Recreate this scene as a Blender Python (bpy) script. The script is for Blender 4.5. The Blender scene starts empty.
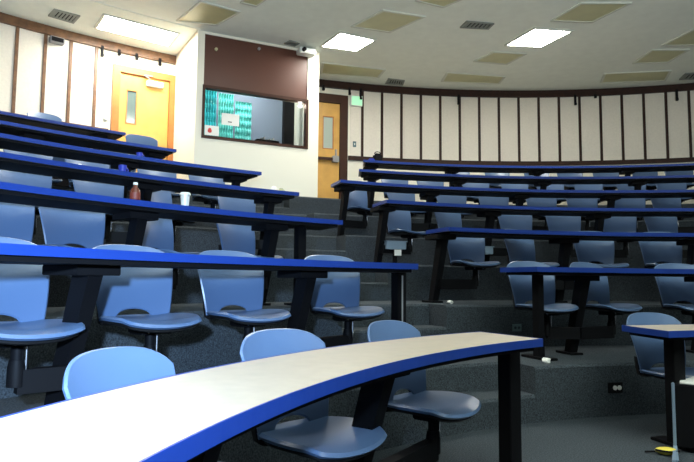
import bpy, bmesh, math, random
from mathutils import Vector, Matrix
random.seed(7)
S = bpy.context.scene
COL = S.collection
R_ = math.radians
# ------------------------------------------------------------------ surveyed geometry
CX, CY = 3.2976, 0.1203          # centre of the arcs of seating
EYE = 1.0275
R0, DR, RI = 3.7104, 1.1641, 0.4019   # radius of first desk, row depth, riser
RW = 12.47                       # curved back wall
ZC = 5.134                       # ceiling
NOSE0 = 4.72                     # nosing radius of first tier
def pol(r, a, z=0.0):
    a = R_(a); return Vector((CX + r*math.cos(a), CY + r*math.sin(a), z))
def nose(k): return NOSE0 + (k-1)*DR
# ------------------------------------------------------------------ materials
M = {}
def mat(name, col, rough=.5, metal=0, bump=0, bscale=40, var=0, vscale=8, emit=None, spec=.5, coat=0):
    m = bpy.data.materials.new(name); m.use_nodes = True
    n = m.node_tree.nodes; l = m.node_tree.links; b = n['Principled BSDF']
    b.inputs['Base Color'].default_value = (*col, 1); b.inputs['Roughness'].default_value = rough
    b.inputs['Metallic'].default_value = metal
    b.inputs['Specular IOR Level'].default_value = spec
    b.inputs['Coat Weight'].default_value = coat
    tc = n.new('ShaderNodeTexCoord')
    if var:
        t = n.new('ShaderNodeTexNoise'); t.inputs['Scale'].default_value = vscale; t.inputs['Detail'].default_value = 6
        l.new(tc.outputs['Object'], t.inputs['Vector'])
        r = n.new('ShaderNodeValToRGB')
        r.color_ramp.elements[0].position = .3; r.color_ramp.elements[1].position = .7
        r.color_ramp.elements[0].color = (*[max(0, c*(1-var)) for c in col], 1)
        r.color_ramp.elements[1].color = (*[min(1, c*(1+var)) for c in col], 1)
        l.new(t.outputs['Fac'], r.inputs['Fac']); l.new(r.outputs['Color'], b.inputs['Base Color'])
    if bump:
        t2 = n.new('ShaderNodeTexNoise'); t2.inputs['Scale'].default_value = bscale; t2.inputs['Detail'].default_value = 4
        l.new(tc.outputs['Object'], t2.inputs['Vector'])
        bp = n.new('ShaderNodeBump'); bp.inputs['Strength'].default_value = bump; bp.inputs['Distance'].default_value = .01
        l.new(t2.outputs['Fac'], bp.inputs['Height']); l.new(bp.outputs['Normal'], b.inputs['Normal'])
    if emit:
        b.inputs['Emission Color'].default_value = (*emit[0], 1); b.inputs['Emission Strength'].default_value = emit[1]
    M[name] = m; return m
mat('carpet', (.050, .060, .068), .95, var=.6, vscale=110, bump=.6, bscale=120, spec=.15)
mat('laminate', (.44, .37, .29), .38, var=.05, vscale=18)
mat("edge", (.011, .040, .24), .32, spec=.4)
mat('under', (.005, .005, .006), .7, spec=.15)
mat('blackmetal', (.004, .004, .005), .6, bump=.05, bscale=200, spec=.12)
mat('chair', (.085, .145, .265), .33, bump=.04, bscale=300)
mat('chairblack', (.006, .006, .007), .5, spec=.3)
mat('chrome', (.6, .6, .62), .25, metal=1)
mat('wallpaint', (.84, .80, .66), .7, bump=.05, bscale=90)
mat('panel', (.76, .70, .60), .85, var=.04, vscale=30, bump=.1, bscale=200)
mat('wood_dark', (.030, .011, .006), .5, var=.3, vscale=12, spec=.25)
mat('wood_left_lit', (.15, .070, .03), .45, var=.3, vscale=12)  # left trim wood, its colour lightened for the glow of the lamp there
mat('door', (.60, .33, .075), .35, var=.12, vscale=5)
mat('frame_orange', (.42, .15, .03), .45, var=.15, vscale=6)
mat('frame_brown', (.042, .014, .006), .5, var=.2, vscale=6, spec=.25)
mat('ceiling', (.80, .84, .77), .9, var=.03, vscale=6)
mat('trofferframe', (.6, .62, .55), .6)
mat('off_diffuser', (.50, .49, .28), .35, var=.08, vscale=3)
mat('lit', (.9, .9, .85), .5, emit=((1, .985, .91), 58))
mat('vent', (.20, .22, .20), .5)
mat('shutter', (.085, .027, .014), .42, var=.06, vscale=2)
mat('teal', (.05, .50, .56), .5, var=.3, vscale=4)
mat('teal_light', (.16, .62, .58), .5, var=.2, vscale=4)
mat('boothwall', (.17, .20, .26), .7)
mat('paper', (.85, .83, .76), .8)
mat('red', (.6, .03, .02), .5)
mat('bluegear', (.012, .03, .35), .4)
mat('signgreen', (.40, .80, .50), .4, emit=((.45, 1, .6), .5))
mat('bottle_brown', (.12, .025, .012), .15)
mat('label_red', (.16, .03, .02), .5)
mat('whiteplastic', (.75, .77, .72), .4)
mat('yellow', (.75, .60, .08), .5)
mat('greygreen', (.10, .16, .17), .5)
mat('silverblue', (.25, .33, .42), .4, metal=.3)
mat('doorglass', (.40, .46, .40), .12)
mat('doorglass_dark', (.10, .14, .13), .12)
mat('grey', (.28, .28, .28), .5)
g = mat('glass', (1, 1, 1), .02); gb = g.node_tree.nodes['Principled BSDF']
gb.inputs['Transmission Weight'].default_value = 1; gb.inputs['IOR'].default_value = 1.05
c = mat('cup', (.9, .95, .92), .15); c.node_tree.nodes['Principled BSDF'].inputs['Transmission Weight'].default_value = .5
# ------------------------------------------------------------------ mesh helpers
def link(o, parent=None):
    COL.objects.link(o)
    if parent: o.parent = parent
    return o
def obj(name, bm, m, parent=None, smooth=False, loc=None, doubles=True):
    if doubles: bmesh.ops.remove_doubles(bm, verts=bm.verts, dist=1e-5)
    bmesh.ops.recalc_face_normals(bm, faces=bm.faces)
    me = bpy.data.meshes.new(name)
    if loc is not None: bmesh.ops.translate(bm, verts=bm.verts, vec=-Vector(loc))
    bm.to_mesh(me); bm.free()
    for mm in (m if isinstance(m, (list, tuple)) else [m]): me.materials.append(M[mm])
    if smooth:
        for p in me.polygons: p.use_smooth = True
        try: me.set_sharp_from_angle(angle=R_(38))
        except Exception: pass
    o = bpy.data.objects.new(name, me)
    if loc is not None: o.location = loc
    return link(o, parent)
def B(): return bmesh.new()
def box(bm, x0, x1, y0, y1, z0, z1, mtx=None, bev=0):
    t = bmesh.new()
    vs = [t.verts.new((x, y, z)) for x in (x0, x1) for y in (y0, y1) for z in (z0, z1)]
    for f in ((0,1,3,2), (4,6,7,5), (0,4,5,1), (2,3,7,6), (0,2,6,4), (1,5,7,3)): t.faces.new([vs[i] for i in f])
    if bev: bmesh.ops.bevel(t, geom=t.edges[:], offset=bev, segments=2, affect='EDGES')
    if mtx is not None: bmesh.ops.transform(t, matrix=mtx, verts=t.verts)
    me = bpy.data.meshes.new('t'); t.to_mesh(me); t.free(); bm.from_mesh(me); bpy.data.meshes.remove(me)
def loft(bm, rings, cap=True, mat_index=0):
    vr = [[bm.verts.new(p) for p in r] for r in rings]
    n = len(vr[0])
    for a, b in zip(vr, vr[1:]):
        for i in range(n):
            f = bm.faces.new((a[i], a[(i+1) % n], b[(i+1) % n], b[i])); f.material_index = mat_index
    if cap:
        bm.faces.new(vr[0]); bm.faces.new(vr[-1][::-1])
def lathe(bm, prof, n=20, off=(0, 0, 0)):
    loft(bm, [[(off[0]+r*math.cos(2*math.pi*i/n), off[1]+r*math.sin(2*math.pi*i/n), off[2]+z) for i in range(n)] for r, z in prof])
def tube(bm, p, q, r, n=12, r2=None):
    p, q = Vector(p), Vector(q); d = (q-p).normalized(); a = d.orthogonal().normalized(); b = d.cross(a)
    r2 = r if r2 is None else r2
    loft(bm, [[c + (a*math.cos(2*math.pi*i/n) + b*math.sin(2*math.pi*i/n))*rr for i in range(n)] for c, rr in ((p, r), (q, r2))])
def bar(bm, p, q, w, d, up=(0, 0, 1)):
    """rectangular bar from p to q, w wide sideways, d along the other direction"""
    p, q = Vector(p), Vector(q); t = (q-p).normalized(); s = t.cross(Vector(up)).normalized(); u = s.cross(t)
    loft(bm, [[c + s*(x*w/2) + u*(y*d/2) for x, y in ((-1,-1), (1,-1), (1,1), (-1,1))] for c in (p, q)])
def sweep(bm, prof, a0, a1, step=1.0, a0f=None, a1f=None):
    """sweep a closed (r,z) profile over polar angles; the ends may vary with r"""
    n = max(2, int(abs(a1-a0)/step)+1)
    rings = []
    for i in range(n+1):
        t = i/n; ring = []
        for r, z in prof:
            s = a0f(r) if a0f else a0; e = a1f(r) if a1f else a1
            ring.append(pol(r, s+(e-s)*t, z))
        rings.append(ring)
    loft(bm, rings)
def frame_at(r, a, z, swivel=0):
    """matrix at a polar spot: local -Y faces the centre of the room"""
    return Matrix.Translation(pol(r, a, z)) @ Matrix.Rotation(R_(a-90+swivel), 4, 'Z')
def struct(o): o['kind'] = 'structure'; return o
def tag(o, label, cat, group=None):
    o['label'] = label; o['category'] = cat
    if group: o['group'] = group
    return o
def empty(name, mtx, label=None, cat=None, group=None):
    o = bpy.data.objects.new(name, None); o.empty_display_size = .1; COL.objects.link(o); o.matrix_world = mtx
    if label: tag(o, label, cat, group)
    return o
# ------------------------------------------------------------------ floor, tiers
bm = B(); sweep(bm, [(0.05, -.1), (0.05, 0), (4.75, 0), (4.75, -.1)], 40, 200, 4); struct(obj('floor', bm, 'carpet'))
NA = 113.8
for k in range(1, 7):
    r0, r1 = nose(k), (nose(k+1)+.35 if k < 6 else RW+.1)
    zl, zt = RI*(k-1)-.05, RI*k
    nw = math.degrees(1.12/(r0+.1))
    bm = B()
    for a0, a1 in ((40, NA), (NA+nw, 168)):
        sweep(bm, [(r0, zl), (r0, zt-.02), (r0+.015, zt), (r1, zt), (r1, zl)], a0, a1, 1)
    sweep(bm, [(r0, zl), (r0, zt-RI/2-.02), (r0+.015, zt-RI/2), (r0+.31, zt-RI/2), (r0+.31, zt-.02), (r0+.325, zt), (r1, zt), (r1, zl)], NA, NA+nw, 1)
    struct(obj('floor', bm, 'carpet'))
# ------------------------------------------------------------------ back wall
ZB, ZM = 3.545, 4.985
def wall(name, a0, a1):
    bm = B(); sweep(bm, [(RW, 0), (RW, ZC+.05), (RW+.2, ZC+.05), (RW+.2, 0)], a0, a1, 1)
    return struct(obj(name, bm, 'wallpaint'))
wall('wall_back', 38, 122.5)
wall('wall_left', 122.5, 168)
tn = [0]
def trim(bm, m):
    tn[0] += 1; return struct(obj('trim_%d' % tn[0], bm, m))
def ring_trim(a0, a1, z0, z1, m, dep=.05):
    bm = B(); sweep(bm, [(RW-dep, z0), (RW-dep, z1), (RW+.01, z1), (RW+.01, z0)], a0, a1, 1); return trim(bm, m)
ring_trim(121.5, 168, ZM, ZC-.002, 'wood_left_lit', .07)
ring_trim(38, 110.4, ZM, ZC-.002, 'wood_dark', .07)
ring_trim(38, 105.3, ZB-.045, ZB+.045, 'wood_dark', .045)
ring_trim(126.75, 168, ZB-.045, ZB+.045, 'wood_left_lit', .045)
bat_r = [103.93 - 1.962*i for i in range(33)]
bat_l = [127.85, 129.74, 131.55, 133.47, 135.4, 137.3, 139.2, 141.1, 143]
def wood_batten(a, m):
    w = math.degrees(.024/RW)
    bm = B(); sweep(bm, [(RW-.04, ZB), (RW-.04, ZM+.01), (RW+.01, ZM+.01), (RW+.01, ZB)], a-w, a+w, 1); trim(bm, m)
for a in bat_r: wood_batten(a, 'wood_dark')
for a in bat_l: wood_batten(a, 'wood_left_lit')
wb = [o for o in COL.objects if o.name == 'wall_back'][0]; wl = [o for o in COL.objects if o.name == 'wall_left'][0]
def panel(a0, a1, parent):
    bm = B(); sweep(bm, [(RW-.02, ZB+.03), (RW-.02, ZM+.01), (RW+.01, ZM+.01), (RW+.01, ZB+.03)], a0, a1, 1)
    obj('wall_panel', bm, 'panel', parent)
edges = [105.25] + bat_r
for a, b in zip(edges, edges[1:]): panel(b+.13, a-.13, wb)
for a, b in zip(bat_l, bat_l[1:]): panel(a+.13, b-.13, wl)
# ------------------------------------------------------------------ ceiling
bm = B(); sweep(bm, [(.02, ZC), (RW+.2, ZC), (RW+.2, ZC+.1), (.02, ZC+.1)], 0, 360, 4); struct(obj('ceiling', bm, 'ceiling'))
bm = B(); sweep(bm, [(11.0, ZC-.012), (11.0, ZC+.01), (11.05, ZC+.01), (11.05, ZC-.012)], 121.5, 160, 1); trim(bm, 'ceiling')
def quad_plate(bm, q, z0, z1, inset=0.0):
    c = sum((Vector(p) for p in q), Vector((0, 0)))/4
    pts = []
    for p in q:
        p = Vector(p); d = c-p; pts.append(p + d.normalized()*inset)
    loft(bm, [[(p.x, p.y, z) for p in pts] for z in (z0, z1)])
    return pts
def ceiling_unit(name, q, m, label, cat, group=None, lit=False):
    q = [Vector(p) for p in q]; c = sum(q, Vector((0, 0)))/4
    t = empty(name, Matrix.Translation((c.x, c.y, ZC)), label, cat, group or ('panels in the ceiling' if cat == 'ceiling light' else 'ceiling vents'))
    ql = [p-c for p in q]
    inner = []
    for p in ql: inner.append(p*(1 - .05/p.length))
    bm = B()
    for i in range(4):
        a, b, a2, b2 = ql[i], ql[(i+1) % 4], inner[i], inner[(i+1) % 4]
        loft(bm, [[(p.x, p.y, z) for p in (a, b, b2, a2)] for z in (-.022, .01)])
    obj('frame', bm, 'trofferframe' if m != 'vent' else 'vent', t)
    bm = B()
    if m == 'vent':
        for j in range(6):
            f0, f1 = (j+.2)/6, (j+.75)/6
            P = [inner[0].lerp(inner[3], f0), inner[1].lerp(inner[2], f0), inner[1].lerp(inner[2], f1), inner[0].lerp(inner[3], f1)]
            loft(bm, [[(p.x, p.y, z) for p in P] for z in (-.014, -.004)])
        obj('slat', bm, m, t)
        bm = B(); loft(bm, [[(p.x, p.y, z) for p in inner] for z in (-.003, .012)]); obj('backing', bm, 'under', t)
    else:
        loft(bm, [[(p.x, p.y, z) for p in inner] for z in (-.012, .01)])
        obj('diffuser', bm, m, t)
    return t
ceiling_unit('ceiling_light', [(-4.19,9.46),(-3.83,8.94),(-2.83,9.67),(-3.17,10.23)], 'lit', 'lit fluorescent ceiling panel near the yellow door at far left', 'ceiling light')
ceiling_unit('ceiling_light', [(-.51,10.17),(-.15,9.53),(.48,9.85),(.15,10.39)], 'lit', 'lit square ceiling panel just right of the booth with the window', 'ceiling light')
ceiling_unit('ceiling_light', [(2.71,10.05),(3.0,9.31),(3.68,9.41),(3.38,10.13)], 'lit', 'rightmost of the lit white ceiling panels', 'ceiling light')
for r, a, lab in ((7.6, 141, 'added lit ceiling panel over the left seating, out of view, brightening the treads'), (7.3, 117, 'added lit ceiling panel over the aisle, out of view, brightening the treads')):  # two unseen panels added to light the treads from above
    c0 = pol(r, a); tx = Vector((-math.sin(R_(a)), math.cos(R_(a)))); rx = Vector((math.cos(R_(a)), math.sin(R_(a))))
    ceiling_unit('ceiling_light', [(c0.x+tx.x*p+rx.x*q, c0.y+tx.y*p+rx.y*q) for p, q in ((-.5,-.3), (-.5,.3), (.5,.3), (.5,-.3))], 'lit', lab, 'ceiling light')
OFF = [([(-2.76,9.17),(-2.2,8.48),(-1.66,8.83),(-2.14,9.34)], 'unlit olive ceiling panel above the left corner of the booth'),
 ([(.03,9.33),(.52,8.72),(1.2,8.94),(.68,9.55)], 'unlit olive ceiling panel above and right of the lit panel by the booth'),
 ([(3.17,9.05),(3.4,8.43),(4.16,8.42),(3.85,9.1)], 'unlit olive ceiling panel just above the rightmost lit panel'),
 ([(2.33,10.82),(2.58,10.33),(3.22,10.41),(3.0,10.96)], 'small unlit olive ceiling panel just below the rightmost lit panel'),
 ([(1.91,11.96),(1.93,11.42),(3.16,11.62),(3.15,12.05)], 'long unlit ceiling panel close to the back wall, left of centre of the wall'),
 ([(-.57,11.55),(-.5,10.94),(.73,11.29),(.62,11.75)], 'long unlit ceiling panel above the right-hand door and green sign'),
 ([(5.18,11.93),(5.03,11.4),(6.26,11.2),(6.45,11.77)], 'long unlit ceiling panel close to the back wall at right'),
 ([(5.32,10.85),(5.35,10.17),(6.01,10.16),(5.96,10.78)], 'unlit olive ceiling panel at right, in front of the long one by the wall'),
 ([(5.41,9.99),(5.58,9.29),(6.3,9.2),(6.2,9.95)], 'unlit olive ceiling panel cut by the right edge of the photo'),
 ([(-1.623,8.53),(-1.404,8.655),(-1.05,8.21),(-1.35,8.1)], 'unlit panel just showing at the top edge above the booth'),
 ([(.968,8.417),(1.414,8.633),(1.836,8.157),(1.348,7.965)], 'unlit panel corner showing at the top edge right of centre')]
for q, lab in OFF: ceiling_unit('ceiling_light', q, 'off_diffuser', lab, 'ceiling light')
for q, lab in [([(-4.73,9.03),(-4.52,8.8),(-4.22,9.03),(-4.45,9.3)], 'grey ceiling vent at far left above the curved panelled wall'),
 ([(1.8,9.33),(1.86,9.09),(2.32,9.17),(2.28,9.38)], 'grey ceiling vent between two unlit panels at top centre'),
 ([(.77,12.11),(.81,11.8),(1.16,11.92),(1.15,12.2)], 'grey ceiling vent against the back wall right of the green sign'),
 ([(6.68,11.71),(6.61,11.36),(7.1,11.25),(7.2,11.65)], 'grey ceiling vent against the back wall at the right edge'),
 ([(-1.128,10.05),(-1.01,9.92),(-.85,10.03),(-.95,10.16)], 'tiny ceiling vent above the white camera on the booth')]:
    ceiling_unit('ceiling_vent', q, 'vent', lab, 'vent')
# ------------------------------------------------------------------ doors
ZF = RI*6
def door(n, a0, a1, ztop, mframe, win, glassm, barz=None, closer=None, fw=.5, hinge_handle=None, frtop=None):
    """a1 > a0 ; leaf between them; frame fw degrees wide"""
    t = struct(bpy.data.objects.new('door_%d' % n, None)); COL.objects.link(t)
    am = (a0+a1)/2; t.matrix_world = frame_at(RW, am, ZF)
    half = RW*math.tan(R_((a1-a0)/2)); fwm = RW*R_(fw); H = ztop-ZF; ft = frtop-ZF
    bm = B()
    y0 = -.09
    for s in (-1, 1):
        x0, x1 = sorted((s*half, s*(half+fwm))); box(bm, x0, x1, y0, .1, 0, ft)
    box(bm, -half, half, y0, .1, H, ft); obj('door_frame', bm, mframe, t)
    bm = B()
    wx0, wx1, wz0, wz1 = win   # local x from angles (x grows as angle shrinks)
    g = .005
    for X0, X1, Z0, Z1 in ((-half+g, wx0, .01, H-g), (wx1, half-g, .01, H-g), (wx0, wx1, .01, wz0), (wx0, wx1, wz1, H-g)):
        box(bm, X0, X1, -.045, .0, Z0, Z1)
    obj('door_leaf', bm, 'door', t)
    bm = B(); box(bm, wx0-.001, wx1+.001, -.03, -.015, wz0-.001, wz1+.001); obj('vision_glass', bm, glassm, t)
    bm = B(); e = .018
    for X0, X1, Z0, Z1 in ((wx0-e, wx0, wz0-e, wz1+e), (wx1, wx1+e, wz0-e, wz1+e), (wx0, wx1, wz0-e, wz0), (wx0, wx1, wz1, wz1+e)):
        box(bm, X0, X1, -.052, -.03, Z0, Z1)
    obj('glass_bead', bm, 'frame_orange', t)
    if barz:
        bm = B(); box(bm, -half+.05, half-.12, -.13, -.10, barz-.03, barz+.03, bev=.006)
        for x in (-half+.09, half-.16): box(bm, x-.02, x+.02, -.11, -.04, barz-.025, barz+.025)
        pb = obj('push_bar', bm, 'frame_brown', t)
        bm = B(); box(bm, half-.17, half-.03, -.14, -.04, barz-.06, barz+.07, bev=.01); tube(bm, (half-.1, -.12, barz+.07), (half-.1, -.12, barz+.2), .02)
        obj('latch_box', bm, 'grey', pb)
    if closer:
        x0, x1, z0, z1 = closer
        bm = B(); box(bm, x0, x1, -.13, -.045, z0, z1, bev=.01); dc = obj('door_closer', bm, 'whiteplastic', t)
        bm = B(); bar(bm, (x0+.05, -.12, z1+.02), ((x0+x1)/2-.2, -.16, z1+.06), .03, .02); bar(bm, ((x0+x1)/2-.2, -.16, z1+.06), (x0+.1, -.09, z1+.09), .03, .02)
        obj('closer_arm', bm, 'grey', dc)
    else:
        pass
    return t
def lx(a, am): return RW*math.sin(R_(am-a))   # local x of a wall angle (x to the viewer's right)
am = (122.0+126.0)/2
door(1, 122.0, 126.0, 4.63, 'frame_orange', (lx(125.37, am), lx(124.67, am), 3.75-ZF, 4.33-ZF), 'doorglass_dark',
     closer=(lx(123.95, am), lx(122.6, am), 4.46-ZF, 4.56-ZF), fw=.55, frtop=4.75)
am = (106.2+110.0)/2
door(2, 106.2, 110.0, 4.66, 'frame_brown', (lx(107.8, am), lx(106.88, am), 3.71-ZF, 4.36-ZF), 'doorglass', barz=3.48-ZF, fw=.75, frtop=4.84)
# ------------------------------------------------------------------ booth
A_, B_ = Vector((-2.50, 9.54)), Vector((-.53, 10.47))
ang = math.atan2(B_.y-A_.y, B_.x-A_.x); BL = (B_-A_).length
BM = Matrix.Translation((A_.x, A_.y, 0)) @ Matrix.Rotation(ang, 4, 'Z')   # local x along front, y into booth
def bx(bm, x0, x1, y0, y1, z0, z1, bev=0): box(bm, x0, x1, y0, y1, z0, z1, BM, bev)
wz0, wz1 = 3.35, 4.185; wx0, wx1 = .12, 1.96; T = .14
bm = B()
bx(bm, 0, wx0, 0, T, ZF-.02, ZC+.01); bx(bm, wx1, BL, 0, T, ZF-.02, ZC+.01)
bx(bm, wx0, wx1, 0, T, ZF-.02, wz0); bx(bm, wx0, wx1, 0, T, ZC-.04, ZC+.01)
bx(bm, wx0, wx1, .06, T, wz1, ZC-.04)
struct(obj('wall_booth_front', bm, 'wallpaint'))
inv = BM.inverted()
def side(name, p, r_to, a, thick):
    q = pol(r_to, a); p3 = Vector((p.x, p.y, 0)); d = (q-p3).normalized(); n = Vector((-d.y, d.x, 0))*thick
    bm = B(); loft(bm, [[(v.x, v.y, z) for v in (p3, q, q+n, p3+n)] for z in (ZF-.02, ZC+.01)])
    struct(obj(name, bm, 'wallpaint'))
side('wall_booth_left', A_, RW+.05, 121.52, -.12)
side('wall_booth_right', B_, RW+.05, 110.55, .12)
# shutter
bm = B(); bx(bm, wx0, wx1, .02, .05, wz1+.04, ZC-.04)
t = empty('roller_shutter', Matrix.Identity(4), 'brown board above the booth window with a reflected glow', 'panel')
obj('board', bm, 'shutter', t)
for x, z in ((.31, 4.86), (1.05, 5.0)):
    bm = B(); P = BM @ Vector((x, .02, z)); Q = BM @ Vector((x, -.02, z)); tube(bm, P, Q, .025); obj('knob', bm, 'grey' if x > 1 else 'off_diffuser', t)
# window
t = struct(bpy.data.objects.new('window_1', None)); COL.objects.link(t)
bm = B(); e = .028
bx(bm, wx0-.015, wx0+e, -.015, .1, wz0-.02, wz1+.04); bx(bm, wx1-e, wx1+.02, -.015, .1, wz0-.02, wz1+.04)
bx(bm, wx0+e, wx1-e, -.015, .1, wz0-.02, wz0+e); bx(bm, wx0+e, wx1-e, -.015, .1, wz1-e*.4, wz1+.04)
obj('window_frame', bm, 'frame_brown', t)
bm = B(); bx(bm, wx0+e-.002, wx1-e+.002, .045, .051, wz0+e-.002, wz1); obj('window_glass', bm, 'glass', t)
# booth interior
bm = B()
bx(bm, .15, 1.95, 1.15, 1.2, ZF, ZC)
struct(obj('wall_booth_inner', bm, 'boothwall'))
bm = B(); bx(bm, .15, 1.95, T+.01, 1.14, wz0-.12, wz0-.045); struct(obj('trim_91', bm, 'boothwall'))
bm = B(); bx(bm, 1.70, 1.90, .5, .6, wz0-.04, wz1+.3); struct(obj('trim_90', bm, 'under'))
def ribbed(x0, x1, y, z0, z1, m, lab):
    bm = B(); rows, cols = 26, 30; pts = []
    for i in range(rows+1):
        pts.append([])
        for j in range(cols+1):
            zz = z0+(z1-z0)*i/rows; xx = x0+(x1-x0)*j/cols
            yy = y + .012*math.sin(i*math.pi) + .02*math.sin(j*1.25) + .012*(1 if i % 4 < 2 else -1)
            pts[-1].append((xx, yy, zz))
    def grid(off):
        return [[bm.verts.new(BM @ Vector((p[0], p[1]+off, p[2]))) for p in r] for r in pts]
    f, b = grid(0), grid(.012)
    for i in range(rows):
        for j in range(cols):
            bm.faces.new((f[i][j], f[i][j+1], f[i+1][j+1], f[i+1][j])); bm.faces.new((b[i][j], b[i+1][j], b[i+1][j+1], b[i][j+1]))
    for i in range(rows):
        bm.faces.new((f[i][0], f[i+1][0], b[i+1][0], b[i][0])); bm.faces.new((f[i][-1], b[i][-1], b[i+1][-1], f[i+1][-1]))
    for j in range(cols):
        bm.faces.new((f[0][j], b[0][j], b[0][j+1], f[0][j+1])); bm.faces.new((f[-1][j], f[-1][j+1], b[-1][j+1], b[-1][j]))
    tag(obj('ribbed_curtain', bm, m, doubles=False), lab, 'curtain')
ribbed(.22, .50, .72, wz0-.02, wz1+.2, 'teal', 'dark teal ribbed hanging at the left end of the booth window')
ribbed(.53, .80, .68, wz0-.02, wz1+.15, 'teal_light', 'bright teal ribbed hanging behind the larger pinned note')
ribbed(.84, 1.14, .70, wz0-.02, wz1+.05, 'teal_light', 'bright teal ribbed hanging next to the grey part of the booth window')
def note(x0, x1, z0, z1, lab, mk):
    t = empty('paper_note', BM @ Matrix.Translation((x0, .03, z0)), lab, 'note')
    bm = B(); box(bm, 0, x1-x0, 0, .004, 0, z1-z0); obj('sheet', bm, 'paper', t)
    bm = B()
    if mk == 'red':
        lathe(bm, [(.001, 0), (.03, .01), (.035, .04), (.02, .075), (.001, .085)], 10)
        bmesh.ops.transform(bm, matrix=Matrix.Translation(((x1-x0)*.35, -.002, .04)) @ Matrix.Diagonal((1, .06, 1, 1)), verts=bm.verts); obj('printed_mark', bm, 'red', t)
    else:
        box(bm, (x1-x0)*.36, (x1-x0)*.58, -.002, .0, .05, .065); obj('printed_mark', bm, 'under', t)
note(.44, .74, 3.60, 3.80, 'larger white paper note stuck in the middle of the teal booth glass', 'dark')
note(.165, .40, 3.395, 3.56, 'white paper note with red mark in the lower left corner of the booth window', 'red')
# equipment heap behind glass
t = empty('mixing_desk', BM @ Matrix.Translation((1.1, .2, wz0-.04)), 'black heap of control equipment at the bottom of the booth window', 'equipment')
bm = B(); box(bm, .0, .42, 0, .3, 0, .16, bev=.01); obj('console', bm, 'under', t)
bm = B()
for i in range(7): box(bm, .03+i*.055, .06+i*.055, .03, .26, .16, .175+.02*(i % 3))
obj('control_knob', bm, 'grey', t)
bm = B(); box(bm, .43, .68, .05, .3, 0, .11, bev=.01); obj('case', bm, 'chairblack', t)
tl = tag(obj('booth_lamp', (lambda b: (lathe(b, [(.001, 0), (.03, .01), (.035, .03), (.02, .06), (.001, .065)], 12, tuple(BM @ Vector((1.87, .12, 4.1)))), b)[1])(B()), 'lit'), 'tiny bright lamp in the upper right corner of the booth window', 'lamp')
# camera on the booth's top right corner
t = empty('wall_camera', BM @ Matrix.Translation((1.9, 0, 5.0)), 'small white camera unit at the top right corner of the booth', 'camera')
bm = B(); box(bm, -.17, .14, -.2, -.0, 0, .1, bev=.015); obj('housing', bm, 'whiteplastic', t)
bm = B(); tube(bm, (-.1, -.2, .05), (-.1, -.25, .05), .035); obj('lens', bm, 'under', t)
bm = B(); box(bm, -.03, .03, -.1, -.02, .1, .14); obj('bracket', bm, 'grey', t)
# green sign
t = empty('exit_sign', frame_at(RW-.03, 104.6, 4.64), 'small pale green sign on the wall beside the right-hand door', 'sign')
bm = B(); box(bm, -.13, .13, -.05, .01, 0, .22, bev=.006); obj('housing', bm, 'whiteplastic', t)
bm = B(); box(bm, -.10, .12, -.056, -.05, .02, .2); obj('lit_face', bm, 'signgreen', t)
# rail hooks and speaker
def hook(a, z0, z1, lab):
    t = frame_at(RW-.075, a, 0); bm = B(); box(bm, -.022, .022, -.02, .01, z0, z1+.03, t); box(bm, -.022, .022, -.05, -.02, z0, z0+.04, t)
    tag(obj('rail_hook', bm, 'under'), lab, 'hook', 'hooks hanging from the wall rail')
for a, z0, lab in ((127.5, 4.82, 'black hook hanging from the rail left of the yellow door'), (126.2, 4.91, 'hook on rail above the left edge of the yellow door'),
    (124.8, 4.90, 'hook on rail above the middle of the yellow door'), (122.9, 4.88, 'hook on rail above the closer of the yellow door'),
    (107.9, 4.90, 'hook on the rail above the window of the right-hand door'), (105.3, 4.86, 'hook on rail at the right edge of the right-hand door frame'),
    (104.2, 4.78, 'longer hook on rail just above the pale green sign'), (94.3, 4.80, 'black hook on rail left of centre of the far wall'), (82.8, 4.79, 'black hook on rail right of centre of the far wall'),
    (80.9, 4.93, 'tiny black hook on the rail beside the hook right of centre'), (73.6, 4.78, 'black hook on the rail near the right edge')):
    hook(a, z0, ZM, lab)
t = frame_at(RW-.05, 130.85, 4.86)
o = empty('wall_speaker', t, 'small dark speaker under the rail on the left wall', 'speaker')
bm = B(); box(bm, -.11, .11, -.09, .03, 0, .1, bev=.01); obj('housing', bm, 'grey', o)
bm = B(); box(bm, -.09, .09, -.096, -.09, .015, .085); obj('grille', bm, 'under', o)
for a, z, lab in ((104.7, 3.78, 'light switch plate between green sign and wall rail at right-hand door'), (126.95, 3.75, 'light switch plate left of the yellow door')):
    o = empty('light_switch', frame_at(RW-.02, a, z), lab, 'switch')
    bm = B(); box(bm, -.035, .035, -.012, .0, 0, .12, bev=.003); obj('plate', bm, 'greygreen' if a < 110 else 'whiteplastic', o)
    bm = B(); box(bm, -.01, .01, -.02, -.012, .04, .08); obj('toggle', bm, 'whiteplastic', o)
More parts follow.
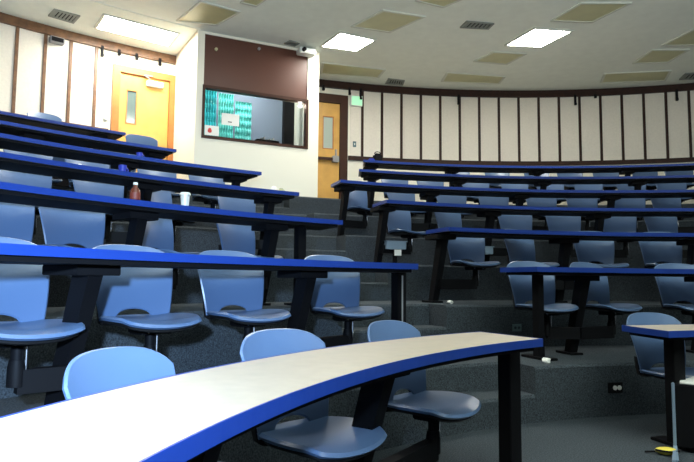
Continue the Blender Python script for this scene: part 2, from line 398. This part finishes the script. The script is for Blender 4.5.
# ------------------------------------------------------------------ desks
DD = .45
def zd(k): return .74 + k*RI
LNE = {0: (128.4, 127.5), 1: (125.1, 124.4), 2: (123.5, 123.0), 3: (121.9, 121.9), 4: (121.4, 121.6), 5: (125.9, 126.0), 6: (127.8, 127.9)}
RNE = {0: (111.9, 110.4), 1: (111.8, 112.0), 2: (112.6, 112.5), 3: (113.3, 113.0), 4: (113.9, 113.6), 5: (109.1, 108.2), 6: (106.4, 105.7)}
LFAR = {0: 178, 1: 162, 2: 157, 3: 153, 4: 150, 5: 148, 6: 146}
RFAR = {0: 88, 1: 80, 2: 76, 3: 73, 4: 70, 5: 68, 6: 67}
PED = {('L', 0): [143.2, 158.5, 172], ('L', 1): [134.07, 150.45], ('L', 2): [128.8, 139.57, 151], ('L', 3): [123.7, 134, 145],
 ('L', 4): [123.0, 132, 142], ('L', 5): [127.1, 136, 144], ('L', 6): [129.5, 138], ('R', 0): [99.5, 92], ('R', 1): [104.67, 91.5, 84], ('R', 2): [111.9, 98.85, 86, 79],
 ('R', 3): [112.6, 101.64, 90.5, 80], ('R', 4): [112.7, 104.16, 95, 86, 77], ('R', 5): [107.2, 98.5, 90, 81, 72.5], ('R', 6): [105.2, 97, 88.6, 80, 71.5]}
ENDLEG = {('L', 0): 127.9+.25, ('L', 1): 125.0, ('R', 0): 107.6, ('R', 1): 109.75, ('L', 2): 126.3}
rowword = ['first', 'second', 'third', 'fourth', 'fifth', 'sixth', 'top']
def leanleg(bm, mtx, zt):
    # pedestal leaning away from the stage: local frame at o=.2, y outward
    P = mtx @ Vector((0, -.02, zt-.04)); Q = mtx @ Vector((0, .17, .01))
    s = (mtx.to_3x3() @ Vector((1, 0, 0)))
    f = (mtx.to_3x3() @ Vector((0, 1, 0)))
    loft(bm, [[c + s*x*w/2 + f*y*d/2 for x, y in ((-1,-1), (1,-1), (1,1), (-1,1))] for c, w, d in ((P, .075, .11), (Q, .065, .09))])
def desk(s, k):
    ne = (LNE if s == 'L' else RNE)[k]; far = (LFAR if s == 'L' else RFAR)[k]
    r0, r1, z = R0+k*DR, R0+k*DR+DD, zd(k)
    def endf(r): t = (r-r0)/DD; return ne[0]+(ne[1]-ne[0])*t
    def farf(r): return far
    side_ = 'left' if s == 'L' else 'right'
    root = empty('curved_desk', frame_at(r0, ne[0], k*RI), 
        (('curved beige-topped desk with blue edge, nearest the camera' if s == 'L' else 'beige-topped desk end at the right above the black case') if k == 0 else 'long curved %s-row desk of the %s block, seen edge-on' % (rowword[k], side_)),
        'desk', 'curved desks of the %s block' % side_)
    iw = root.matrix_world.inverted()
    def part(name, bm, m, **kw):
        bmesh.ops.transform(bm, matrix=iw, verts=bm.verts); return obj(name, bm, m, root, **kw)
    bm = B(); sweep(bm, [(r0+.004, z-.034), (r0+.004, z-.001), (r0+.010, z), (r1-.010, z), (r1-.004, z-.001), (r1-.004, z-.034)], 0, 0, 1.2, endf, farf) if False else None
    n = max(6, int(abs(far-ne[0])/1.0))
    def sw(prof, shrink=0.0):
        b = B(); rings = []
        for i in range(n+1):
            t = i/n; ring = []
            for r, zz in prof:
                e = endf(r); e += (far-e)/abs(far-e)*math.degrees(shrink/r); ring.append(pol(r, e+(far-e)*t, zz))
            rings.append(ring)
        loft(b, rings); return b
    part('tabletop', sw([(r0+.006, z-.036), (r0+.006, z), (r1-.006, z), (r1-.006, z-.036)], .006), 'laminate')
    # blue edging all round the slab: front, back, both ends
    b = B()
    for (ra, rb) in ((r0, r0+.006), (r1-.006, r1)):
        bb = sw([(ra, z-.038), (ra, z+.0015), (rb, z+.0015), (rb, z-.038)])
        me = bpy.data.meshes.new('t'); bb.to_mesh(me); bb.free(); b.from_mesh(me); bpy.data.meshes.remove(me)
    e0, e1 = endf(r0), endf(r1); sg = 1 if far > e0 else -1
    loft(b, [[pol(r, a, zz) for r, a in ((r0, e0), (r1, e1), (r1, e1+sg*math.degrees(.006/r1)), (r0, e0+sg*math.degrees(.006/r0)))] for zz in (z-.038, z+.0015)])
    part('edge_band', b, 'edge', doubles=False)
    part('underside', sw([(r0+.03, z-.06), (r0+.03, z-.0365), (r1-.03, z-.0365), (r1-.03, z-.06)], .04), 'under')
    for a in PED[(s, k)]:
        mt = frame_at(r0+.25, a, k*RI)
        b = B(); leanleg(b, mt, .74-.05)
        box(b, -.06, .06, .08, .30, 0, .02, mt)
        lg = part('leg', b, 'blackmetal')
        b = B(); box(b, -.11, .11, -.10, .15, .74-.105, .74-.06, mt, .004); part('bracket', b, 'under').parent = lg
    if (s, k) in ENDLEG:
        mt = frame_at(r0+.22, ENDLEG[(s, k)], k*RI)
        b = B(); lw = .047 if k == 0 else (.04 if s == 'L' else .03); box(b, -lw, lw, -.04, .04, 0.0, .685, mt, .004); box(b, -.06, .06, -.16, .16, 0, .02, mt, .004)
        lg = part('leg', b, 'blackmetal')
        if (s, k) == ('L', 1):
            b = B(); box(b, -.006, .006, -.043, -.038, .03, .66, mt); part('leg_strip', b, 'grey').parent = lg
    return root
for s in 'LR':
    for k in range(7): desk(s, k)
# ------------------------------------------------------------------ chairs
def solid(bm, F, nu, nv, th, keep=None):
    """closed shell from a grid function F(i,j)->Vector, thickness th along its normals"""
    P = [[F(i/nu, j/nv) for j in range(nv+1)] for i in range(nu+1)]
    N = [[None]*(nv+1) for _ in range(nu+1)]
    for i in range(nu+1):
        for j in range(nv+1):
            du = P[min(i+1, nu)][j]-P[max(i-1, 0)][j]; dv = P[i][min(j+1, nv)]-P[i][max(j-1, 0)]
            N[i][j] = du.cross(dv).normalized()
    f = [[bm.verts.new(P[i][j]+N[i][j]*th/2) for j in range(nv+1)] for i in range(nu+1)]
    b = [[bm.verts.new(P[i][j]-N[i][j]*th/2) for j in range(nv+1)] for i in range(nu+1)]
    for i in range(nu):
        for j in range(nv):
            bm.faces.new((f[i][j], f[i+1][j], f[i+1][j+1], f[i][j+1])); bm.faces.new((b[i][j], b[i][j+1], b[i+1][j+1], b[i+1][j]))
    # rounded rim: an extra bulged mid loop
    loop = [(i, 0) for i in range(nu)] + [(nu, j) for j in range(nv)] + [(i, nv) for i in range(nu, 0, -1)] + [(0, j) for j in range(nv, 0, -1)]
    cen = P[nu//2][nv//2]
    mid = []
    for idx, (i, j) in enumerate(loop):
        a = P[loop[idx-1][0]][loop[idx-1][1]]; c = P[loop[(idx+1) % len(loop)][0]][loop[(idx+1) % len(loop)][1]]
        out = (c-a).cross(N[i][j]).normalized()
        mid.append(bm.verts.new(P[i][j]+out*th*.45))
    L = len(loop)
    for x in range(L):
        i, j = loop[x]; i2, j2 = loop[(x+1) % L]
        bm.faces.new((f[i][j], mid[x], mid[(x+1) % L], f[i2][j2])); bm.faces.new((mid[x], b[i][j], b[i2][j2], mid[(x+1) % L]))
def back_F(u, v):
    x = 2*u-1
    zb = .408 + (.058*math.sqrt(max(0, 1-(x/.56)**2)) if abs(x) < .56 else 0)     # arched opening at the bottom
    top = .806 - .050*abs(x)**5 - .020*x*x
    z = zb + (top-zb)*v
    h = (z-.42)/.41
    w = .196 + .060*max(0, min(h, .92))**.9
    w *= 1 - .13*max(0, (h-.84)/.16)**2.5
    y = .185 + .05*h + .085*h*h - .055*x*x*(.45+.55*h)
    return Vector((x*w, y, z))
def seat_F(u, v):
    a = 2*u-1; b = 2*v-1
    # square-to-rounded mapping
    x = a*math.sqrt(1-.38*b*b); y = b*math.sqrt(1-.34*a*a)
    z = .415 - .016*(1-x*x)*(1-abs(y)**3) - (.030*max(0, -y-.55)**1.5/.45**1.5 if y < -.55 else 0) + .010*x*x
    wid = .232 if y > 0 else .232+.012*min(1, -y)
    return Vector((x*wid*(1-.06*max(0, y)), y*.212 + .012, z))
def chair_proto():
    root = bpy.data.objects.new('swivel_chair', None); root.empty_display_size = .1; COL.objects.link(root)
    bm = B(); solid(bm, back_F, 22, 14, .014); obj('backrest', bm, 'chair', root, smooth=True, doubles=False)
    bm = B(); solid(bm, seat_F, 18, 18, .024); obj('seat', bm, 'chair', root, smooth=True, doubles=False)
    bm = B(); rr = []
    def sl(u, v):
        p = seat_F(u, v); return Vector((p.x*.93, p.y*.93+.005, p.z-.022))
    solid(bm, sl, 10, 10, .016)
    # spine joining seat and back
    for sx in (-1, 1):
        loft(bm, [[Vector((sx*.155+dx, y+dy, z)) for dx, dy in ((-.03, -.012), (.03, -.012), (.03, .012), (-.03, .012))] for y, z in ((.15, .38), (.195, .39), (.215, .44), (.222, .51))])
    obj('seat_base', bm, 'chairblack', root, smooth=True, doubles=False)
    bm = B(); box(bm, -.09, .09, -.07, .07, .34, .392, bev=.008); tube(bm, (0, 0, .2), (0, 0, .36), .026)
    lathe(bm, [(.001, .17), (.036, .17), (.036, .25), (.03, .28), (.001, .28)], 16)
    post = obj('swivel_post', bm, 'blackmetal', root, smooth=True)
    for x, y in ((-.05, -.078), (.05, -.078)):
        bm = B(); tube(bm, (x, y, .36), (x, y+.012, .36), .011); obj('bolt', bm, 'chrome', post, smooth=True)
    bm = B(); tube(bm, (.028, -.02, .23), (.028, -.02, .335), .007); obj('lever', bm, 'chrome', post, smooth=True)
    return root
proto = chair_proto(); pkids = list(proto.children)
first = [True]
def place_chair(s, k, a, off=.45, sw=0, label='', ped=None, arm=True, z=0, group=None):
    global proto
    if first[0]: c = proto; first[0] = False
    else:
        c = proto.copy(); COL.objects.link(c)
        for ch in pkids:
            d = ch.copy(); COL.objects.link(d); d.parent = c
            for g in ch.children:
                e = g.copy(); COL.objects.link(e); e.parent = d
    M4 = frame_at(R0+k*DR+off, a, k*RI+z, sw)
    c.matrix_world = M4
    tag(c, label, 'chair', group)
    if arm:
        pa = min(PED[(s, k)], key=lambda q: abs(q-a)) if ped is None else ped
        fp = pol(R0+k*DR+.30, pa, k*RI+.21)
        p = M4.inverted() @ fp; p.z = .19
        L = Vector((p.x, p.y, 0)).length
        bm = B()
        if L > .08: bar(bm, (0, 0, .19), (p.x, p.y, .19), .06, .10); 
        else: box(bm, -.05, .05, -.05, .05, .14, .24)
        obj('swing_arm', bm, 'blackmetal', c)
    return c
PX = {}
CH = {
('L', 0): [(156.4, 6), (145.8, -6), (134.3, 8)],
('R', 0): [(104.4, 4)],
('L', 1): [(152.8, -6), (145.2, -8), (137.8, -6), (128.7, -5)],
('R', 1): [(107.5, 0), (100.5, 20), (91.8, 0)],
('L', 2): [(146.6, 0), (142.2, 0), (136.1, 24), (129.6, 19)],
('R', 2): [(107.7, 0), (101.4, 22), (94.3, 0), (87.7, 0)],
('L', 3): [(141.1, 0), (136.2, 0), (131.4, 28), (125.2, 7)],
('R', 3): [(109.5, 22), (104.3, 22), (97.9, 0), (93.0, 0), (87.6, 0), (83.2, 15)],
('L', 4): [(137.8, 0), (133.9, 0), (128.7, 0), (124.6, 0)],
('R', 4): [(110.4, 22), (106.0, 10), (101.1, 0), (96.8, 0), (92.0, 0), (88.0, 0), (83.5, 0), (79.8, 15)],
('L', 5): [(132.8, 0), (129.2, 0)],
('R', 5): [(104.3, 0), (100.7, 0), (96.1, 0), (92.2, 0), (88.7, 0), (85.0, 0), (81.0, 0), (77.4, 0)],
('R', 6): [(95.7, 10), (92.0, 0), (88.1, 0), (84.9, 0), (81.5, 0), (77.8, 10), (75.0, 0)],
}
ordw = ['first', 'second', 'third', 'fourth', 'fifth', 'sixth', 'seventh', 'eighth', 'ninth']
for (s, k), L in CH.items():
    srt = sorted([a for a, _ in L], key=lambda a: -a if s == 'R' else -a)   # left to right in the photo
    for a, sw in L:
        i = srt.index(a); n = len(srt)
        blk = 'left' if s == 'L' else 'right'
        if (s, k) == ('L', 0): lab = ['light blue chair at far left behind the nearest beige desk, only its back showing', 'blue chair in the middle of the three behind the nearest beige desk', 'blue chair nearest the end of the nearest beige desk, seat fully in view'][i]
        elif (s, k) == ('R', 0): lab = 'blue chair behind the beige desk at the right, beside the black cart'
        else:
            tone = 'bright blue' if (s == 'L' and k < 2) else ('blue' if k < 3 else 'grey-blue')
            lab = '%s chair behind the %s-row desk, %s block, %s from the left' % (tone, rowword[k], blk, ordw[i])
        place_chair(s, k, a, .38, sw, lab, group=None if k == 0 else 'chairs of the %s block' % blk)
# lone chair standing higher against the left wall
place_chair('L', 6, 132.1, .9, 0, 'dark green-blue chair whose top shows above all desks against the left wall', arm=False, z=.32)
place_chair('L', 6, 126.1, .05, 0, 'pale chair whose rounded top shows in front of the yellow door', arm=False, z=.01)
# ------------------------------------------------------------------ small things
def at_desk(k, a, off=.15): return frame_at(R0+k*DR+off, a, zd(k))
o = empty('tea_bottle', at_desk(2, 140.33), 'brown bottle with reddish label on the third-row desk at left', 'bottle')
bm = B(); lathe(bm, [(.001, 0), (.032, 0), (.034, .01), (.034, .085), (.015, .11), (.013, .125), (.001, .125)], 18); bd = obj('body', bm, 'bottle_brown', o, smooth=True)
bm = B(); lathe(bm, [(.034, .025), (.0355, .025), (.0355, .07), (.034, .07)], 18); obj('label_sleeve', bm, 'label_red', bd, smooth=True)
bm = B(); lathe(bm, [(.001, .125), (.016, .125), (.016, .142), (.001, .142)], 14); obj('cap', bm, 'whiteplastic', o, smooth=True)
o = empty('drinking_cup', at_desk(2, 136.64), 'clear cup with white lid on the third-row desk at left', 'cup')
bm = B(); lathe(bm, [(.001, 0), (.026, 0), (.036, .10), (.001, .10)], 18); obj('body', bm, 'cup', o, smooth=True)
bm = B(); lathe(bm, [(.001, .10), (.040, .10), (.040, .108), (.034, .118), (.001, .118)], 18); obj('lid', bm, 'whiteplastic', o, smooth=True)
def mug(k, a, m, lab, h=.06, r=.035):
    o = empty('mug', at_desk(k, a), lab, 'mug')
    bm = B(); lathe(bm, [(.001, 0), (r*.9, 0), (r, h), (r*.85, h), (r*.8, .01), (.001, .01)], 16); obj('body', bm, m, o, smooth=True)
    bm = B()
    pr = [Vector((r*.9+.022*math.sin(math.pi*i/6), 0, h*.2+h*.6*i/6)) for i in range(7)]
    for p, q in zip(pr, pr[1:]): tube(bm, p, q, .005, 6)
    obj('handle', bm, m, o)
mug(4, 131.25, 'bluegear', 'small blue mug on the fifth-row desk left of the yellow door', .07)
mug(3, 136.1, 'bluegear', 'small blue mug on the fourth-row desk in the left block', .08)
def scrap(mtx, lab, r=.03, nm='paper_ball', m='paper'):
    bm = B(); bmesh.ops.create_icosphere(bm, subdivisions=2, radius=r)
    rr = random.Random(len(lab))
    for v in bm.verts: v.co *= 1+rr.uniform(-.28, .2)
    for v in bm.verts: v.co.z = max(-.0, v.co.z*.75+r*.5)
    o = obj(nm, bm, m); o.matrix_world = mtx; tag(o, lab, 'paper scrap'); return o
scrap(at_desk(4, 132.1), 'crumpled white scrap beside the blue mug on the fifth-row desk', .03)
scrap(at_desk(3, 139.1), 'crumpled white scrap on the fourth-row desk near the left edge', .03)
scrap(frame_at(nose(2)+.25, 111.9, 2*RI), 'crumpled white scrap at the foot of the leaning third-row leg by the aisle', .03)
scrap(frame_at(nose(1)+.14, 111.1, RI), 'flattened white scrap at the foot of the second-row end leg by the aisle', .035)
# papers on the end of the fourth-row left desk
o = empty('paper_pile', at_desk(3, 123.3, .18), 'loose pile of white papers at the aisle end of the fourth-row left desk', 'papers')
for i, (x, y, r) in enumerate(((-.05, 0, 12), (.03, .01, -20), (.12, -.02, 5))):
    bm = B(); box(bm, -.1, .1, -.07, .07, .001+i*.003, .003+i*.003, Matrix.Translation((x, y, 0)) @ Matrix.Rotation(R_(r), 4, 'Z')); obj('sheet', bm, 'paper', o)
scrap(at_desk(3, 123.9, .1) @ Matrix.Translation((0, 0, .01)), 'crumpled white tissue on the pile of papers', .035)
mug(3, 123.0, 'off_diffuser', 'small brownish pot on the fourth-row desk beside the papers', .05, .02)
# bag on top-row right desk
o = empty('shoulder_bag', at_desk(6, 104.85, .2), 'black bag sitting on the aisle end of the top-row right desk', 'bag')
bm = B(); box(bm, -.04, .12, -.07, .07, 0, .17, bev=.035); obj('body', bm, 'under', o, smooth=True)
bm = B(); box(bm, -.14, -.02, -.06, .05, 0, .07, bev=.02); obj('pocket', bm, 'bluegear', o, smooth=True)
bm = B()
pr = [Vector((.04+.06*math.cos(math.pi*i/8), 0, .165+.04*math.sin(math.pi*i/8))) for i in range(9)]
for p, q in zip(pr, pr[1:]): tube(bm, p, q, .008, 6)
obj('strap', bm, 'under', o)
# grey-blue boxes under the fourth-row right seats
for a, z, lab, tagp in ((111.35, .235, 'grey-blue metal box with white tag under the fourth-row right desk by the aisle', True), (102.4, .20, 'grey-blue metal box under the fourth-row right desk, away from the aisle', False)):
    o = empty('junction_box', frame_at(R0+3*DR+.28, a, 3*RI), lab, 'box')
    bm = B(); box(bm, -.13, .13, -.05, .05, z-.045, z+.045, bev=.006); obj('housing', bm, 'silverblue', o)
    bm = B(); box(bm, -.14, .14, -.06, .06, z+.045, z+.055, bev=.002); obj('lid', bm, 'silverblue', o)
    bm = B(); box(bm, -.02, .02, -.02, .02, 0, z-.045); obj('stem', bm, 'blackmetal', o)
    if tagp:
        bm = B(); box(bm, -.03, .06, -.054, -.048, z-.12, z-.05); obj('paper_tag', bm, 'paper', o)
# outlets on risers
o = empty('wall_outlet', frame_at(nose(1), 104.87, .215), 'black outlet plate with two round white sockets on the first riser', 'outlet')
bm = B(); box(bm, -.065, .065, -.008, .004, -.04, .04, bev=.002); pt = obj('plate', bm, 'under', o)
for x in (-.008, .032):
    bm = B(); tube(bm, (x, -.014, 0), (x, -.006, 0), .018, 16); obj('socket', bm, 'paper', pt)
o = empty('wall_outlet', frame_at(nose(2), 106.36, .585), 'dim grey outlet plate on the second riser above the nearest desk end', 'outlet')
bm = B(); box(bm, -.05, .05, -.006, .004, -.035, .035, bev=.002); obj('plate', bm, 'greygreen', o)
for x in (-.02, .02):
    bm = B(); tube(bm, (x, -.010, 0), (x, -.005, 0), .013, 12); obj('socket', bm, 'carpet', o)
# black cart at lower right
o = empty('equipment_cart', Matrix.Translation((2.02, 3.74, 0)) @ Matrix.Rotation(R_(-30), 4, 'Z'), 'black equipment case with silver edge at the lower right corner', 'case')
bm = B(); box(bm, .012, .52, -.02, .40, .03, .405, bev=.006); obj('body', bm, 'blackmetal', o)
bm = B(); box(bm, -.004, .014, -.03, .0, .02, .415, bev=.004); box(bm, -.004, .014, -.03, -.36, .02, .035) ; bar(bm, (.005, -.02, .03), (.02, -.30, .012), .02, .02); obj('edge_trim', bm, 'silverblue', o)
bm = B(); box(bm, .04, .5, .02, .36, .405, .414, bev=.002); obj('top_sheet', bm, 'paper', o)
for x, y in ((.05, .03), (.48, .03), (.05, .36), (.48, .36)):
    bm = B(); tube(bm, (x-.01, y, .018), (x+.01, y, .018), .018); obj('caster', bm, 'chairblack', o)
o = empty('yellow_pouch', Matrix.Translation((1.93, 3.66, 0)) @ Matrix.Rotation(R_(-15), 4, 'Z'), 'yellow pouch with black trim lying on the carpet beside the black case', 'pouch')
bm = B(); bmesh.ops.create_uvsphere(bm, u_segments=16, v_segments=8, radius=1); bmesh.ops.transform(bm, matrix=Matrix.Translation((0, 0, .022)) @ Matrix.Diagonal((.065, .045, .022, 1)), verts=bm.verts); obj('body', bm, 'yellow', o, smooth=True)
bm = B(); pr = [Vector((-.065+.13*i/8, -.02-.03*math.sin(math.pi*i/8), .03)) for i in range(9)]
for p, q in zip(pr, pr[1:]): tube(bm, p, q, .006, 6)
tube(bm, (-.065, -.02, .02), (-.12, .0, .008), .006, 6); obj('trim_cord', bm, 'under', o)
# ------------------------------------------------------------------ lights
def area(name, loc, target, size, power, col):
    l = bpy.data.lights.new(name, 'AREA'); l.shape = 'DISK'; l.size = size; l.energy = power; l.color = col
    o = bpy.data.objects.new(name, l); COL.objects.link(o); o.location = loc
    o.rotation_euler = (Vector(target)-Vector(loc)).to_track_quat('-Z', 'Y').to_euler(); return o
l = bpy.data.lights.new('camera_flash', 'SPOT'); l.energy = 1120; l.color = (.46, .68, 1); l.spot_size = R_(84); l.spot_blend = 1; l.shadow_soft_size = .05
o = bpy.data.objects.new('camera_flash', l); COL.objects.link(o); o.location = (-.25, -.05, 1.30); o.rotation_euler = (Vector((-1.9, 3.2, .9))-o.location).to_track_quat('-Z', 'Y').to_euler()
area('ceiling_fill', (2.5, -1.5, 2.4), (2.5, -1.1, 5.1), 2.5, 1150, (.86, .96, 1))  # added fill behind the camera, brightens the ceiling; not a known lamp
P = BM @ Vector((1.0, .3, 4.9)); Q = BM @ Vector((1.0, .9, 3.5)); area('booth_fill', P, Q, .3, 30, (.9, 1, 1))  # unseen fill light added to brighten the booth interior
w = bpy.data.worlds.new('World'); S.world = w; w.use_nodes = True
w.node_tree.nodes['Background'].inputs[0].default_value = (.70, .80, .78, 1); w.node_tree.nodes['Background'].inputs[1].default_value = .12
# ------------------------------------------------------------------ camera
f, pi_, ro = 594.04, .082158, .0090016
cd = bpy.data.cameras.new('Camera'); cd.sensor_width = 36; cd.lens = 36*f/694; cd.clip_start = .01
cam = bpy.data.objects.new('Camera', cd); COL.objects.link(cam)
X = Vector((1, 0, 0)); U = Vector((0, -math.sin(pi_), math.cos(pi_))); F = Vector((0, math.cos(pi_), math.sin(pi_)))
cr, sr = math.cos(ro), math.sin(ro)
r = X*cr+U*sr; u = -X*sr+U*cr
cam.matrix_world = Matrix(((r.x, u.x, -F.x, 0), (r.y, u.y, -F.y, 0), (r.z, u.z, -F.z, EYE), (0, 0, 0, 1)))
S.camera = cam
S.view_settings.view_transform = 'Standard'; S.view_settings.look = 'None'; S.view_settings.exposure = 0; S.view_settings.gamma = 1
S.view_settings.use_curve_mapping = False
